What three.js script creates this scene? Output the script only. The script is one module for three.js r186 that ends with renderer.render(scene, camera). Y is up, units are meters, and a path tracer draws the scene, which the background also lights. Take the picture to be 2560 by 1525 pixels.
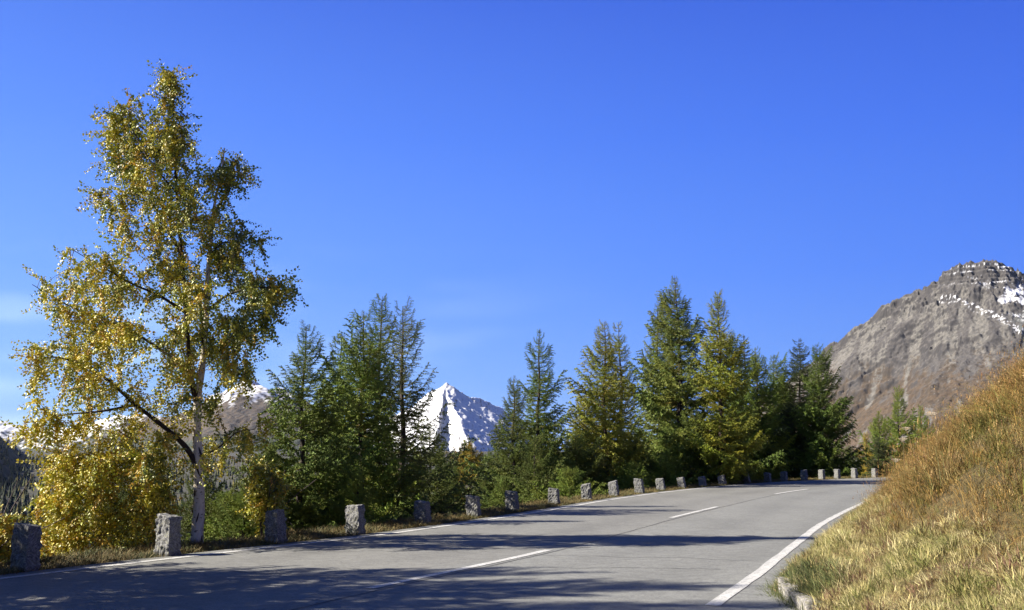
import * as THREE from 'three';
import { mergeGeometries } from 'three/addons/utils/BufferGeometryUtils.js';
import { createNoise2D, createNoise3D } from 'simplex-noise';

// ---------------------------------------------------------------- camera, sky, sun, exposure
const scene = new THREE.Scene();
const camera = new THREE.PerspectiveCamera(34.456, 1024 / 610, 0.1, 60000);
camera.position.set(0, 1.63, 0);
camera.rotation.set(THREE.MathUtils.degToRad(8.43), 0, 0);

const renderer = new THREE.WebGLRenderer({ antialias: true });
renderer.setSize(1024, 610);
renderer.toneMapping = THREE.LinearToneMapping;
renderer.toneMappingExposure = 3.0;
renderer.shadowMap.enabled = true;
renderer.shadowMap.type = THREE.PCFSoftShadowMap;

const SUN = new THREE.Vector3(-0.81, 0.575, 0.075).normalize();
const sun = new THREE.DirectionalLight(new THREE.Color().setRGB(1.0, 0.92, 0.80), 5.0);
sun.position.copy(SUN).multiplyScalar(120).add(new THREE.Vector3(2, 0, -35));
sun.target.position.set(2, 0, -35);
sun.castShadow = true;
sun.shadow.mapSize.set(4096, 4096);
Object.assign(sun.shadow.camera, { left: -60, right: 60, top: 60, bottom: -60, near: 1, far: 300 });
scene.add(sun, sun.target);

scene.fog = new THREE.FogExp2(new THREE.Color().setRGB(0.72, 0.84, 1.0), 0.000009);

// clear alpine air: pale towards the horizon and the sun, deep blue overhead
const rngOf = (s) => () => { s = (s + 0x6d2b79f5) | 0; let t = Math.imul(s ^ (s >>> 15), 1 | s); t = (t + Math.imul(t ^ (t >>> 7), 61 | t)) ^ t; return ((t ^ (t >>> 14)) >>> 0) / 4294967296; };
const n2 = createNoise2D(rngOf(11)), n3 = createNoise3D(rngOf(12));
const fbm = (x, y, o = 4) => { let a = 0, w = 0.5; for (let i = 0; i < o; i++) { a += w * n2(x, y); x = x * 2.03 + 7.1; y = y * 2.03 - 3.7; w *= 0.5; } return a; };
const ridged = (x, y, o = 4) => { let a = 0, w = 0.5; for (let i = 0; i < o; i++) { a += w * (1 - Math.abs(n2(x, y))); x = x * 2.07 + 3.3; y = y * 2.07 - 8.7; w *= 0.5; } return a; };
const clamp = THREE.MathUtils.clamp, lerp = THREE.MathUtils.lerp, sstep = (a, b, x) => { const t = clamp((x - a) / (b - a), 0, 1); return t * t * (3 - 2 * t); };
function keyed(keys, x) { for (let i = 1; i < keys.length; i++) if (x <= keys[i][0]) { const t = clamp((x - keys[i - 1][0]) / (keys[i][0] - keys[i - 1][0]), 0, 1); return keys[i].slice(1).map((v, k) => lerp(keys[i - 1][k + 1], v, t)); } return keys.at(-1).slice(1); }
{
  const W = 1024, H = 512, d = new Float32Array(W * H * 4);
  const keys = [[0, 0.1254, 0.2054, 0.3520], [4, 0.0934, 0.1760, 0.3520], [10, 0.0576, 0.1290, 0.3520], [18, 0.0344, 0.0875, 0.3145], [26, 0.0208, 0.0550, 0.2526], [45, 0.0098, 0.0246, 0.0938], [90, 0.0053, 0.0124, 0.0406]];
  for (let j = 0; j < H; j++) for (let i = 0; i < W; i++) {
    const el = ((j + 0.5) / H - 0.5) * Math.PI, az = ((i + 0.5) / W - 0.5) * 2 * Math.PI;
    const x = Math.cos(el) * Math.cos(az), y = Math.sin(el), z = Math.cos(el) * Math.sin(az);
    const cg = x * SUN.x + y * SUN.y + z * SUN.z, g = Math.acos(clamp(cg, -1, 1));
    const c = keyed(keys, Math.max(0, THREE.MathUtils.radToDeg(el)));
    const f = 0.90 + 0.48 * cg + 0.25 * Math.exp(-g / 0.35);
    const wisp = 0.06 * sstep(0.1, 0.7, fbm(x * 3 + 4, y * 22 + z * 2, 4) + 0.25) * sstep(0.16, 0.05, Math.abs(y - 0.06)) * sstep(-0.2, 0.5, -x);
    const o = (j * W + i) * 4;
    d[o] = c[0] * f * f + wisp; d[o + 1] = c[1] * f * (0.55 + 0.45 * f) + wisp; d[o + 2] = c[2] * 1.05 * (0.45 + 0.55 * f) + wisp * 0.4; d[o + 3] = 1;
  }
  const t = new THREE.DataTexture(d, W, H, THREE.RGBAFormat, THREE.FloatType);
  t.mapping = THREE.EquirectangularReflectionMapping; t.magFilter = THREE.LinearFilter; t.minFilter = THREE.LinearFilter; t.needsUpdate = true;
  scene.background = t; scene.environment = t;
}

// ---------------------------------------------------------------- helpers
const used = new Map();
function numbered(name) { const k = used.get(name) ?? 0; used.set(name, k + 1); return k ? name + '_' + String(k).padStart(3, '0') : name; }
function tag(o, label, category, group) { o.userData.label = label; o.userData.category = category; if (group) o.userData.group = group; return o; }
function struct(name, geo, mat) { const m = new THREE.Mesh(geo, mat); m.name = numbered(name); m.userData.kind = 'structure'; scene.add(m); return m; }
const col = (r, g, b) => new THREE.Color().setRGB(r, g, b);
const std = (o) => new THREE.MeshStandardMaterial({ roughness: 0.95, metalness: 0, ...o });
function geom(pos, idx, uv, color) {
  const g = new THREE.BufferGeometry();
  g.setAttribute('position', new THREE.Float32BufferAttribute(pos, 3));
  if (uv) g.setAttribute('uv', new THREE.Float32BufferAttribute(uv, 2));
  if (color) g.setAttribute('color', new THREE.Float32BufferAttribute(color, 3));
  if (idx) g.setIndex(idx);
  g.computeVertexNormals();
  return g;
}
// plan coordinates are [X to the right, Z ahead]; three's z is minus Z
function signedRight(poly, X, Z) {            // distance to a polyline, positive on its right-hand side
  let best = 1e18, sgn = 1;
  for (let i = 0; i < poly.length - 1; i++) {
    const [ax, az] = poly[i], dx = poly[i + 1][0] - ax, dz = poly[i + 1][1] - az, l2 = dx * dx + dz * dz;
    const t = clamp(((X - ax) * dx + (Z - az) * dz) / l2, 0, 1), px = X - ax - dx * t, pz = Z - az - dz * t, q = px * px + pz * pz;
    if (q < best - 1e-9) { best = q; sgn = (X - ax) * dz - (Z - az) * dx >= 0 ? 1 : -1; }
  }
  return Math.sqrt(best) * sgn;
}
function smoothLine(pts, step = 0.5) {        // Catmull-Rom through plan points, evenly spaced
  const c = new THREE.CatmullRomCurve3(pts.map(([x, z]) => new THREE.Vector3(x, 0, z)), false, 'centripetal');
  const n = Math.ceil(c.getLength() / step); return c.getSpacedPoints(n).map((p) => [p.x, p.z]);
}
function noiseTexture(size, paint, srgb = true) {
  const d = new Uint8Array(size * size * 4);
  for (let j = 0; j < size; j++) for (let i = 0; i < size; i++) { const c = paint(i / size, j / size), o = (j * size + i) * 4; d[o] = clamp(c[0], 0, 255); d[o + 1] = clamp(c[1], 0, 255); d[o + 2] = clamp(c[2], 0, 255); d[o + 3] = 255; }
  const t = new THREE.DataTexture(d, size, size); t.wrapS = t.wrapT = THREE.RepeatWrapping; t.magFilter = THREE.LinearFilter; t.minFilter = THREE.LinearMipmapLinearFilter; t.generateMipmaps = true;
  if (srgb) t.colorSpace = THREE.SRGBColorSpace; t.needsUpdate = true; return t;
}
const tile = (u, v, f, s = 0) => { const a = u * 2 * Math.PI, b = v * 2 * Math.PI, r = f / (2 * Math.PI); return n3(Math.cos(a) * r + s, Math.sin(a) * r + Math.cos(b) * r * 1.31, Math.sin(b) * r * 1.31 - s); };

// ---------------------------------------------------------------- road plan
const LEFT = smoothLine([[-36, -38], [-14, 0], [-9.6, 7.9], [-6.59, 13.04], [-5.23, 15.4], [-2.75, 19.4], [-1.2, 22.6], [0.75, 27.1], [3.7, 34.6], [6.92, 41.4], [10.0, 46.7], [11.84, 49.4], [14.3, 52.6], [17.2, 55.8], [21, 59.6], [27, 64.5], [38, 71], [60, 78], [110, 84]]);
const CENTRE = smoothLine([[-32, -40], [-9.4, -2.2], [-4.4, 6.6], [-1.7, 12.13], [0.61, 16.75], [3.8, 24.4], [6.04, 29.5], [9.92, 37.9], [12.7, 42.93], [18.3, 51.8], [21.0, 55.4], [28, 60.5], [39, 66.5], [60, 73.5], [110, 79.5]]);
const RIGHTLINE = smoothLine([[2.17, 10.91], [3.37, 13.76], [5.11, 18.05], [6.98, 22.63], [10.47, 30.3], [14.4, 38.5], [18.2, 45], [23, 51], [30, 56.5], [41, 62.5], [60, 69.5], [110, 75.5]]);
const FOOT = smoothLine([[3.6, -30], [3.15, 0], [2.95, 8], [2.96, 10.5], [3.11, 11.9], [3.4, 12.9], [4.0, 14.2], [4.95, 16.7], [6.1, 19.4], [7.3, 22.2], [10.2, 28.8], [12.6, 34], [15.3, 38.6], [19, 44.2], [23.8, 50.0], [30.8, 55.5], [41.7, 61.5], [60.5, 68.4], [110, 74.4]]);
const mownWidth = (Z) => lerp(1.1, 0.6, sstep(6, 30, Z));
function terrain(X, Z) {
  const far = Math.hypot(X, Z);
  const dL = -signedRight(LEFT, X, Z);
  if (dL > 0) {
    if (dL < 0.35) return -0.06;
    const open = sstep(0.42, 0.05, X / Math.max(Z, 1));             // the slope falls into the valley on the left and only gently beyond the bend
    const e = Math.max(0, dL - 1.5);
    const most = lerp(9, 75, open);
    let y = -0.02 - most * (1 - Math.exp(-e * lerp(0.26, 0.42, open) / most)) + 0.05 * fbm(X * 0.9, Z * 0.9, 3) * sstep(0.4, 1, dL);
    const kx = X + 7, kz = Z - 150;                                 // a knoll with small trees in the gap
    y += sstep(30, 60, Z) * Math.exp(-(kx * kx) / 900 - (kz * kz) / 1500) * (-2.2 - y) * 0.96;
    y += open * 70 * sstep(1100, 3600, far); y += far > 150 ? 12 * fbm(X * 0.004, Z * 0.004, 4) * sstep(150, 900, far) : 0;
    return y;
  }
  const d = signedRight(FOOT, X, Z);
  if (d > 0) {
    const m = mownWidth(Z);
    let y = 0.0 + 0.62 * Math.min(d, m) + 0.10 * sstep(0, 0.3, d);
    if (d > m) y += 0.86 * Math.min(d - m, 7) + 0.45 * Math.max(0, Math.min(d - m - 7, 40)) ;
    return y - 0.06 + sstep(0, 1, d) * (0.12 * fbm(X * 0.5, Z * 0.5, 3) + 0.03 * fbm(X * 2.3, Z * 2.3, 2));
  }
  return -0.06;
}

// ---------------------------------------------------------------- ground sheet
{
  const axis = (a, b, step, end) => { const v = []; for (let x = a; x <= b + 1e-6; x += step) v.push(x); let s = step; while (v.at(-1) < end) { s *= 1.16; v.push(v.at(-1) + s); } s = step; const lo = []; let x = a; while (x > -end) { s *= 1.16; x -= s; lo.push(x); } return lo.reverse().concat(v); };
  const xs = axis(-12, 22, 0.34, 16000), zs = axis(2, 62, 0.4, 16000), pos = [], colr = [], uv = [], idx = [];
  for (const Z of zs) for (const X of xs) {
    const y = terrain(X, Z); pos.push(X, y, -Z); uv.push(X / 3, Z / 3);
    const k = fbm(X * 0.35, Z * 0.35, 3) * 0.5 + 0.5, f = Math.hypot(X, Z), right = signedRight(FOOT, X, Z) > 0;
    const wood = sstep(250, 500, f), q = sstep(-0.1, 0.3, fbm(X * 0.012, Z * 0.012, 4));
    const a = right ? [0.12, 0.08, 0.026] : [lerp(0.057, 0.075, wood * q), lerp(0.047, 0.058, wood * q), lerp(0.02, 0.03, wood * q)], b = right ? [0.08, 0.064, 0.018] : [0.034, 0.038, 0.015];
    colr.push(lerp(a[0], b[0], k), lerp(a[1], b[1], k), lerp(a[2], b[2], k));
  }
  const w = xs.length;
  for (let j = 0; j < zs.length - 1; j++) for (let i = 0; i < w - 1; i++) { const p = j * w + i; idx.push(p, p + 1, p + w + 1, p, p + w + 1, p + w); }
  const soil = noiseTexture(256, (u, v) => { const k = 200 + 40 * tile(u, v, 30) + 30 * tile(u, v, 80, 5); return [k, k, k]; });
  struct('ground', geom(pos, idx, uv, colr), std({ vertexColors: true, map: soil }));
}

// ---------------------------------------------------------------- road, markings
const at2 = (poly, t) => { const k = clamp(t, 0, 1) * (poly.length - 1), i = Math.min(Math.floor(k), poly.length - 2), f = k - i; return [lerp(poly[i][0], poly[i + 1][0], f), lerp(poly[i][1], poly[i + 1][1], f)]; };
function ribbon(poly, half, y, ripple = 0, seed = 0) {               // a strip along a plan polyline
  const pos = [], uv = [], idx = []; let s = 0;
  poly.forEach((p, i) => {
    const a = poly[Math.max(0, i - 1)], b = poly[Math.min(poly.length - 1, i + 1)], l = Math.hypot(b[0] - a[0], b[1] - a[1]), nx = (b[1] - a[1]) / l, nz = -(b[0] - a[0]) / l;
    if (i) s += Math.hypot(p[0] - poly[i - 1][0], p[1] - poly[i - 1][1]);
    const w1 = half + ripple * n2(s * 3.1, seed), w2 = half + ripple * n2(s * 3.1, seed + 9);
    pos.push(p[0] - nx * w1, y, -(p[1] - nz * w1), p[0] + nx * w2, y, -(p[1] + nz * w2)); uv.push(-half, s, half, s);
    if (i) { const k = i * 2; idx.push(k - 2, k - 1, k + 1, k - 2, k + 1, k); }
  });
  return geom(pos, idx, uv);
}
const offset = (poly, d) => poly.map((p, i) => { const a = poly[Math.max(0, i - 1)], b = poly[Math.min(poly.length - 1, i + 1)], l = Math.hypot(b[0] - a[0], b[1] - a[1]); return [p[0] + d * (b[1] - a[1]) / l, p[1] - d * (b[0] - a[0]) / l]; });
{
  const A = offset(LEFT, -0.38), B = offset(FOOT, 0.3), NA = 420, NB = 44, pos = [], uv = [], idx = [], colr = [];
  for (let i = 0; i <= NA; i++) {
    const a = A[Math.round(i / NA * (A.length - 1))];
    // pair each left point with the nearest point of the foot, kept in order
    let bi = 0, bd = 1e9; for (let k = 0; k < B.length; k++) { const q = (B[k][0] - a[0]) ** 2 + (B[k][1] - a[1]) ** 2; if (q < bd) { bd = q; bi = k; } }
    const b = B[bi];
    for (let j = 0; j <= NB; j++) {
      const t = j / NB, X = lerp(a[0], b[0], t) + (t > 0.2 && t < 0.8 ? 0 : 0), Z = lerp(a[1], b[1], t), w = Math.sqrt(bd), u = t * w;
      pos.push(X, 0, -Z); uv.push(X / 2.5, Z / 2.5);
      // polished wheel paths and a slightly paler inner lane, as laid and worn
      const lat = u - 0.4, tr = Math.exp(-(((lat - 1.2) / 0.45) ** 2)) + Math.exp(-(((lat - 3.0) / 0.45) ** 2)) + Math.exp(-(((lat - 5.6) / 0.45) ** 2)) + Math.exp(-(((lat - 7.4) / 0.45) ** 2));
      const patch = sstep(0.30, 0.36, fbm(X * 0.22 + 3, Z * 0.16, 2)), k = 1 - 0.13 * tr + 0.12 * fbm(X * 0.3, Z * 0.10, 4) - 0.07 * patch + (lat > 4.3 ? 0.06 : 0), warm = lat < 4.3 ? 1.012 : 0.995;
      colr.push(0.200 * k * warm, 0.203 * k, 0.186 * k / warm);
    }
  }
  for (let i = 0; i < NA; i++) for (let j = 0; j < NB; j++) { const p = i * (NB + 1) + j; idx.push(p, p + 1, p + NB + 2, p, p + NB + 2, p + NB + 1); }
  const grit = noiseTexture(512, (u, v) => { const k = 214 + 20 * tile(u, v, 60) + 30 * tile(u, v, 190, 3) + 12 * tile(u, v, 9, 8) - (tile(u, v, 26, 21) > 0.66 ? 30 : 0); return [k, k, k]; });
  const gb = noiseTexture(256, (u, v) => { const k = 128 + 70 * tile(u, v, 120, 2); return [k, k, k]; }, false);
  struct('road', geom(pos, idx, uv, colr), std({ vertexColors: true, map: grit, bumpMap: gb, bumpScale: 0.004, roughness: 0.82 }));

  const wear = noiseTexture(256, (u, v) => { const k = tile(u, v, 16) * 0.6 + tile(u, v, 60, 4) * 0.5, c = k > 0.36 ? 150 + 40 * tile(u, v, 70, 9) : 232 + 16 * tile(u, v, 40, 2) - 40 * sstep(0.1, 0.36, k); return [c, c, c * 0.985]; });
  const paint = std({ color: col(0.52, 0.52, 0.51), map: wear, roughness: 0.7 });
  const between = (poly, Z0, Z1) => poly.filter((p) => p[1] >= Z0 && p[1] <= Z1);
  struct('edge_line', ribbon(LEFT, 0.075, 0.006, 0.012, 1), paint);
  struct('edge_line', ribbon([[2.12, 10.8], ...RIGHTLINE.slice(1)], 0.08, 0.006, 0.013, 4), paint);
  const dash = (a, b) => { const pts = CENTRE.filter((p) => p[1] > a && p[1] < b); const cut = (Z) => { for (let i = 1; i < CENTRE.length; i++) if (CENTRE[i][1] >= Z && CENTRE[i - 1][1] < Z) { const t = (Z - CENTRE[i - 1][1]) / (CENTRE[i][1] - CENTRE[i - 1][1]); return [lerp(CENTRE[i - 1][0], CENTRE[i][0], t), Z]; } }; return [cut(a), ...pts.filter((p) => p[1] > a + 0.1 && p[1] < b - 0.1), cut(b)]; };
  for (const [a, b] of [[-2, 2.6], [12.13, 16.75], [24.64, 29.47], [38.07, 42.93], [52.2, 56.0], [62, 66]]) struct('centre_dash', ribbon(dash(a, b), 0.07, 0.006, 0.009, a), paint);
  // tar joint between the two lanes and a few tar-filled cracks across
  const tar = std({ color: col(0.05, 0.05, 0.05), roughness: 0.8 });
  struct('tar_joint', ribbon(offset(CENTRE, 0.17).map((p, i) => [p[0] + 0.02 * n2(i * 0.4, 3), p[1]]), 0.011, 0.004, 0.007, 2), tar);
  const crack = (x0, z0, x1, z1, s, w = 0.008) => { const pts = []; for (let i = 0; i <= 40; i++) { const t = i / 40; pts.push([lerp(x0, x1, t), lerp(z0, z1, t) + 0.05 * n2(t * 9, s) + 0.12 * n2(t * 2, s + 3)]); } struct('road_crack', ribbon(pts, w, 0.004, 0.004, s), tar); };
  crack(0.2, 16.0, 3.8, 15.2, 1); crack(0.5, 14.3, 2.9, 14.0, 5); crack(-3.6, 16.2, -1.2, 17.0, 9, 0.006); crack(1.6, 22.5, 6.4, 20.6, 13, 0.006); crack(-5.6, 14.6, -2.2, 13.2, 17, 0.006); crack(-2.6, 20.6, 1.4, 19.4, 21, 0.006); crack(4.6, 27.5, 8.6, 26.4, 25); crack(5.2, 36.5, 11.5, 34.0, 29);
}

// ---------------------------------------------------------------- mountains
// a height field as the highest of several ridges, each falling away to both sides
function ridgeField(ridges) {
  return (X, Z) => {
    let best = -1e9;
    for (const r of ridges) {
      let bq = 1e18, h = 0, sg = 1, end = false;
      for (let i = 0; i < r.pts.length - 1; i++) {
        const [ax, ay, az] = r.pts[i], [bx, by, bz] = r.pts[i + 1], dx = bx - ax, dz = bz - az, t = clamp(((X - ax) * dx + (Z - az) * dz) / (dx * dx + dz * dz), 0, 1);
        const px = X - ax - dx * t, pz = Z - az - dz * t, q = px * px + pz * pz;
        if (q < bq) { bq = q; h = lerp(ay, by, t); end = (t === 0 && i === 0) || (t === 1 && i === r.pts.length - 2); sg = (X - ax) * dz - (Z - az) * dx >= 0 ? 1 : -1; }
      }
      const dist = Math.sqrt(bq), s = sg > 0 ? r.right : r.left, v = h - (end ? 1.5 * dist : s(dist));
      if (v > best) best = v;
    }
    return best;
  };
}
function mountain(name, [x0, x1, nx], [z0, z1, nz], height, paint, mat) {
  const pos = [], idx = [], H = new Float32Array((nx + 1) * (nz + 1)), colr = [];
  for (let j = 0; j <= nz; j++) for (let i = 0; i <= nx; i++) { const X = lerp(x0, x1, i / nx), Z = lerp(z0, z1, j / nz), e = Math.min(i / nx, 1 - i / nx, j / nz, 1 - j / nz), y = height(X, Z) - 700 * sstep(0.06, 0, e); H[j * (nx + 1) + i] = y; pos.push(X, y, -Z); }
  for (let j = 0; j < nz; j++) for (let i = 0; i < nx; i++) { const p = j * (nx + 1) + i, w = nx + 1; idx.push(p, p + 1, p + w + 1, p, p + w + 1, p + w); }
  const g = geom(pos, idx), N = g.attributes.normal;
  for (let k = 0; k < H.length; k++) { const c = paint(pos[k * 3], -pos[k * 3 + 2], H[k], N.getX(k), N.getY(k)); colr.push(c[0], c[1], c[2]); }
  g.setAttribute('color', new THREE.Float32BufferAttribute(colr, 3));
  return struct(name, g, mat ?? std({ vertexColors: true, roughness: 1 }));
}
const mix3 = (a, b, t) => [lerp(a[0], b[0], t), lerp(a[1], b[1], t), lerp(a[2], b[2], t)];
{ // the grey scree mountain to the right
  const base = ridgeField([
    { pts: [[430, 40, 2940], [542, 80, 2874], [650, 125, 2815], [754, 191, 2758], [815, 240, 2724], [866, 289, 2697], [915, 326, 2669], [964, 362, 2643], [1002, 390, 2622], [1040, 417, 2601], [1095, 440, 2571], [1132, 475, 2550], [1159, 494, 2535], [1185, 497, 2521], [1223, 501, 2500], [1266, 491, 2491], [1294, 470, 2486], [1313, 457, 2482], [1374, 391, 2470], [1493, 252, 2446], [1660, 98, 2413]],
      left: (d) => 0.9 * d, right: (d) => (d < 60 ? 0.85 * d : 51 + (d - 60) * 0.64 - Math.max(0, d - 420) * 0.3) },
    { pts: [[1095, 420, 2520], [1081, 389, 2440], [1096, 357, 2380], [1114, 316, 2300], [1137, 241, 2180], [1151, 164, 2050], [1160, 100, 1900]],
      left: (d) => 0.95 * d, right: (d) => 0.62 * d },
  ]);
  const ca = Math.cos(0.5), sa = Math.sin(0.5);                       // along and across the fall line of the left face
  const height = (X, Z) => {
    const wx = X + 14 * fbm(X * 0.012, Z * 0.012, 3), wz = Z + 14 * fbm(X * 0.012 + 9, Z * 0.012, 3);
    let y = base(wx, wz) - 7;
    const across = X * ca - Z * sa, along = X * sa + Z * ca, hi = sstep(150, 420, y);
    y += (ridged(across * 0.016, along * 0.004, 4) - 0.6) * lerp(9, 17, hi) * (0.4 + 0.6 * sstep(0.1, -0.3, fbm(X * 0.004, Z * 0.004, 2)) + 0.5 * hi);
    y += 3.0 * fbm(X * 0.05, Z * 0.05, 4) + (ridged(across * 0.035 + 7, along * 0.012, 3) - 0.6) * 9 * sstep(0.1, 0.4, fbm(X * 0.006 + 2, Z * 0.006, 3) + 0.45 * hi - 0.05);
    const cliff = sstep(395, 455, y + 30 * fbm(X * 0.01, Z * 0.01, 2)), st = 13; y = lerp(y, (Math.floor(y / st) + sstep(0.55, 0.95, y / st - Math.floor(y / st))) * st, 0.5 * cliff);
    return y;
  };
  const rock = [0.056, 0.051, 0.047], dark = [0.024, 0.022, 0.022], scree = [0.108, 0.101, 0.088], grass = [0.062, 0.041, 0.023], grass2 = [0.042, 0.030, 0.018], slate = [0.060, 0.067, 0.065], snow = [0.55, 0.56, 0.58];
  mountain('mountain', [380, 1700, 520], [1500, 2960, 520], height, (X, Z, y, nx, ny) => {
    const across = X * ca - Z * sa, along = X * sa + Z * ca, e = fbm(X * 0.02, Z * 0.02, 4), f = fbm(X * 0.09, Z * 0.09, 3);
    const steep = sstep(0.75, 0.60, ny + 0.05 * f), streak = fbm(across * 0.017 + 3, along * 0.0022, 4) + 0.25 * f;
    let c = mix3(rock, scree, sstep(-0.06, 0.08, streak) * sstep(450, 370, y + 60 * e) * 0.95);
    const g = sstep(30, -30, y - 190 - 110 * streak - 60 * e + 0.09 * (1000 - X));
    c = mix3(c, mix3(grass, grass2, sstep(-0.3, 0.4, e + f * 0.4)), g * sstep(0.4, 0.22, streak));
    c = mix3(c, dark, steep * (0.9 - 0.45 * g));
    c = mix3(c, dark, 0.6 * sstep(0.25, 0.5, f + 0.4 * e) * (1 - 0.6 * g));
    const sl = sstep(1120, 1160, X + 30 * e) * sstep(330, 270, y + 40 * f) * sstep(120, 170, y + 40 * e);
    c = mix3(c, mix3(slate, dark, sstep(0.2, 0.5, f)), sl);
    if (f > 0.52 && e > -0.1) c = mix3(c, [0.13, 0.12, 0.11], 0.7);
    const grain = 1 + 0.28 * n2(X * 0.21, Z * 0.21) + 0.18 * n2(X * 0.09 + 4, Z * 0.16); c = [c[0] * grain, c[1] * grain, c[2] * grain];
    const spurSide = (X - 1081) + (Z - 2440) * 0.22;                  // right of the spur
    const band = fbm(X * 0.010 + 5, y * 0.05, 4) + 0.5 * f;
    const sn = Math.max(0.95 * sstep(0.34, 0.42, band) * sstep(380, 430, y + 40 * e) * sstep(1100, 1180, X + 60 * e),
      sstep(0.02, 0.11, fbm(X * 0.010 + 2, y * 0.018, 4) + 0.4 * f + 0.10 - 0.35 * sstep(1260, 1170, X)) * sstep(0, 22, spurSide) * sstep(265, 300, y + 20 * e) * sstep(425, 385, y + 30 * e) * sstep(1130, 1200, X + 40 * e),
      sstep(0.1, 0.2, f - 0.06) * sstep(13, 4, Math.abs(spurSide + 4)) * sstep(230, 260, y) * sstep(2465, 2430, Z));
    return mix3(c, snow, sn * sstep(0.35, 0.6, ny));
  });
}
{ // the snow pyramid in the gap
  const base = ridgeField([
    { pts: [[-1600, 60, 7000], [-1004, 193, 7000], [-831, 251, 7000], [-715, 309, 7000], [-629, 381, 7000], [-542, 440, 7000], [-498, 466, 7000], [-469, 486, 7000]], left: (d) => 0.9 * d, right: (d) => 0.52 * d },
    { pts: [[-469, 486, 7000], [-449, 466, 7150], [-415, 428, 7350], [-388, 376, 7500], [-362, 384, 7620], [-310, 428, 7800], [-281, 422, 7900], [-240, 420, 8030], [-205, 408, 8150], [-140, 384, 8300], [-90, 372, 8500], [53, 270, 8800], [322, 150, 9200]], left: (d) => 0.7 * d, right: (d) => 1.15 * d - Math.max(0, d - 220) * 0.4 },
    { pts: [[-469, 486, 7000], [-441, 371, 6800], [-369, 262, 6550], [-315, 148, 6300], [-252, 30, 6050], [-204, -125, 5800]], left: (d) => 0.62 * d, right: (d) => 1.05 * d },
  ]);
  const height = (X, Z) => {
    const wx = X + 16 * fbm(X * 0.007, Z * 0.004, 4), wz = Z + 40 * fbm(X * 0.006 + 9, Z * 0.004, 3);
    const y = base(wx, wz); return y + (ridged(X * 0.0035, Z * 0.0022, 5) - 0.75) * 24 * sstep(500, 440, y) + 5 * fbm(X * 0.03, Z * 0.03, 4);
  };
  mountain('snow_mountain', [-1700, 600, 330], [5700, 9300, 330], height, (X, Z, y, nx, ny) => {
    const f = fbm(X * 0.018, Z * 0.018, 4), g = fbm(X * 0.05, y * 0.012, 3);
    const r = Math.max(sstep(0.64, 0.52, ny + 0.18 * f) * sstep(-0.05, 0.25, g + 0.25 * f), 0.85 * sstep(0.30, 0.42, f) * sstep(260, 60, y));
    return mix3([0.55, 0.56, 0.58], [0.07, 0.067, 0.07], clamp(r + 0.75 * sstep(430, 470, y) * sstep(-0.25, 0.2, f), 0, 1));
  });
}
{ // the snow-capped range on the left
  const base = ridgeField([
    { pts: [[-4300, 420, 6500], [-3637, 260, 6500], [-3362, 201, 6500], [-3253, 179, 6500], [-3088, 139, 6500], [-2734, 174, 6300], [-2423, 231, 6100], [-2108, 215, 6000], [-1912, 277, 6000], [-1790, 352, 6000], [-1717, 390, 6000], [-1656, 427, 6000], [-1593, 435, 6000], [-1568, 409, 6100], [-1540, 364, 6200], [-1526, 404, 6300], [-1511, 415, 6400], [-1479, 381, 6500], [-1387, 264, 6600], [-1238, 157, 6700], [-900, 110, 6900]], left: (d) => 0.7 * d, right: (d) => 0.5 * d },
    { pts: [[-1593, 435, 6000], [-1570, 330, 5850], [-1600, 220, 5600], [-1560, 60, 5200], [-1500, -100, 4900]], left: (d) => 0.5 * d, right: (d) => 0.95 * d },
  ]);
  const height = (X, Z) => { const wx = X + 40 * fbm(X * 0.005, Z * 0.005, 3), y = base(wx, Z); return y + (ridged(X * 0.003, Z * 0.003, 5) - 0.75) * 45 * sstep(470, 330, y) + 6 * fbm(X * 0.03, Z * 0.03, 3); };
  mountain('snow_mountain', [-4200, -800, 340], [4700, 7000, 240], height, (X, Z, y, nx, ny) => {
    const f = fbm(X * 0.012, Z * 0.012, 5), r = sstep(350 - 250 * sstep(-1900, -2600, X), 300 - 250 * sstep(-1900, -2600, X), y + 150 * f);
    const low = mix3(mix3([0.066, 0.047, 0.031], [0.03, 0.026, 0.024], sstep(-0.2, 0.4, fbm(X * 0.03, Z * 0.03, 3))), [0.020, 0.026, 0.014], sstep(120, 40, y + 130 * f));
    return mix3([0.55, 0.56, 0.58], low, clamp(r, 0, 1));
  });
}
const darkRidge = ridgeField([{ pts: [[-760, 150, 700], [-966, 86, 1500], [-1045, 73, 1800], [-1191, 53, 2200], [-1290, 37, 2500], [-1421, -2, 2900], [-1512, -42, 3200], [-1595, -72, 3500], [-1678, -115, 3900]], left: (d) => 0.3 * d, right: (d) => 0.95 * Math.min(d, 130) + 0.34 * Math.max(0, d - 130) }]);
const slopeHeight = (X, Z) => darkRidge(X + 30 * fbm(X * 0.006, Z * 0.006, 3), Z) + (ridged(X * 0.006, Z * 0.006, 4) - 0.7) * 34;
mountain('forest_slope', [-1800, -150, 260], [420, 4000, 300], slopeHeight, (X, Z, y) => {
  const f = fbm(X * 0.01, Z * 0.01, 4), g = fbm(X * 0.05, Z * 0.05, 3);
  return mix3(mix3([0.022, 0.027, 0.013], [0.07, 0.052, 0.026], sstep(0.0, 0.35, f + 0.3 * g)), [0.5, 0.51, 0.53], sstep(0.2, 0.4, f + g * 0.5) * sstep(2300, 2700, Z) * 0.8);
});

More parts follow.
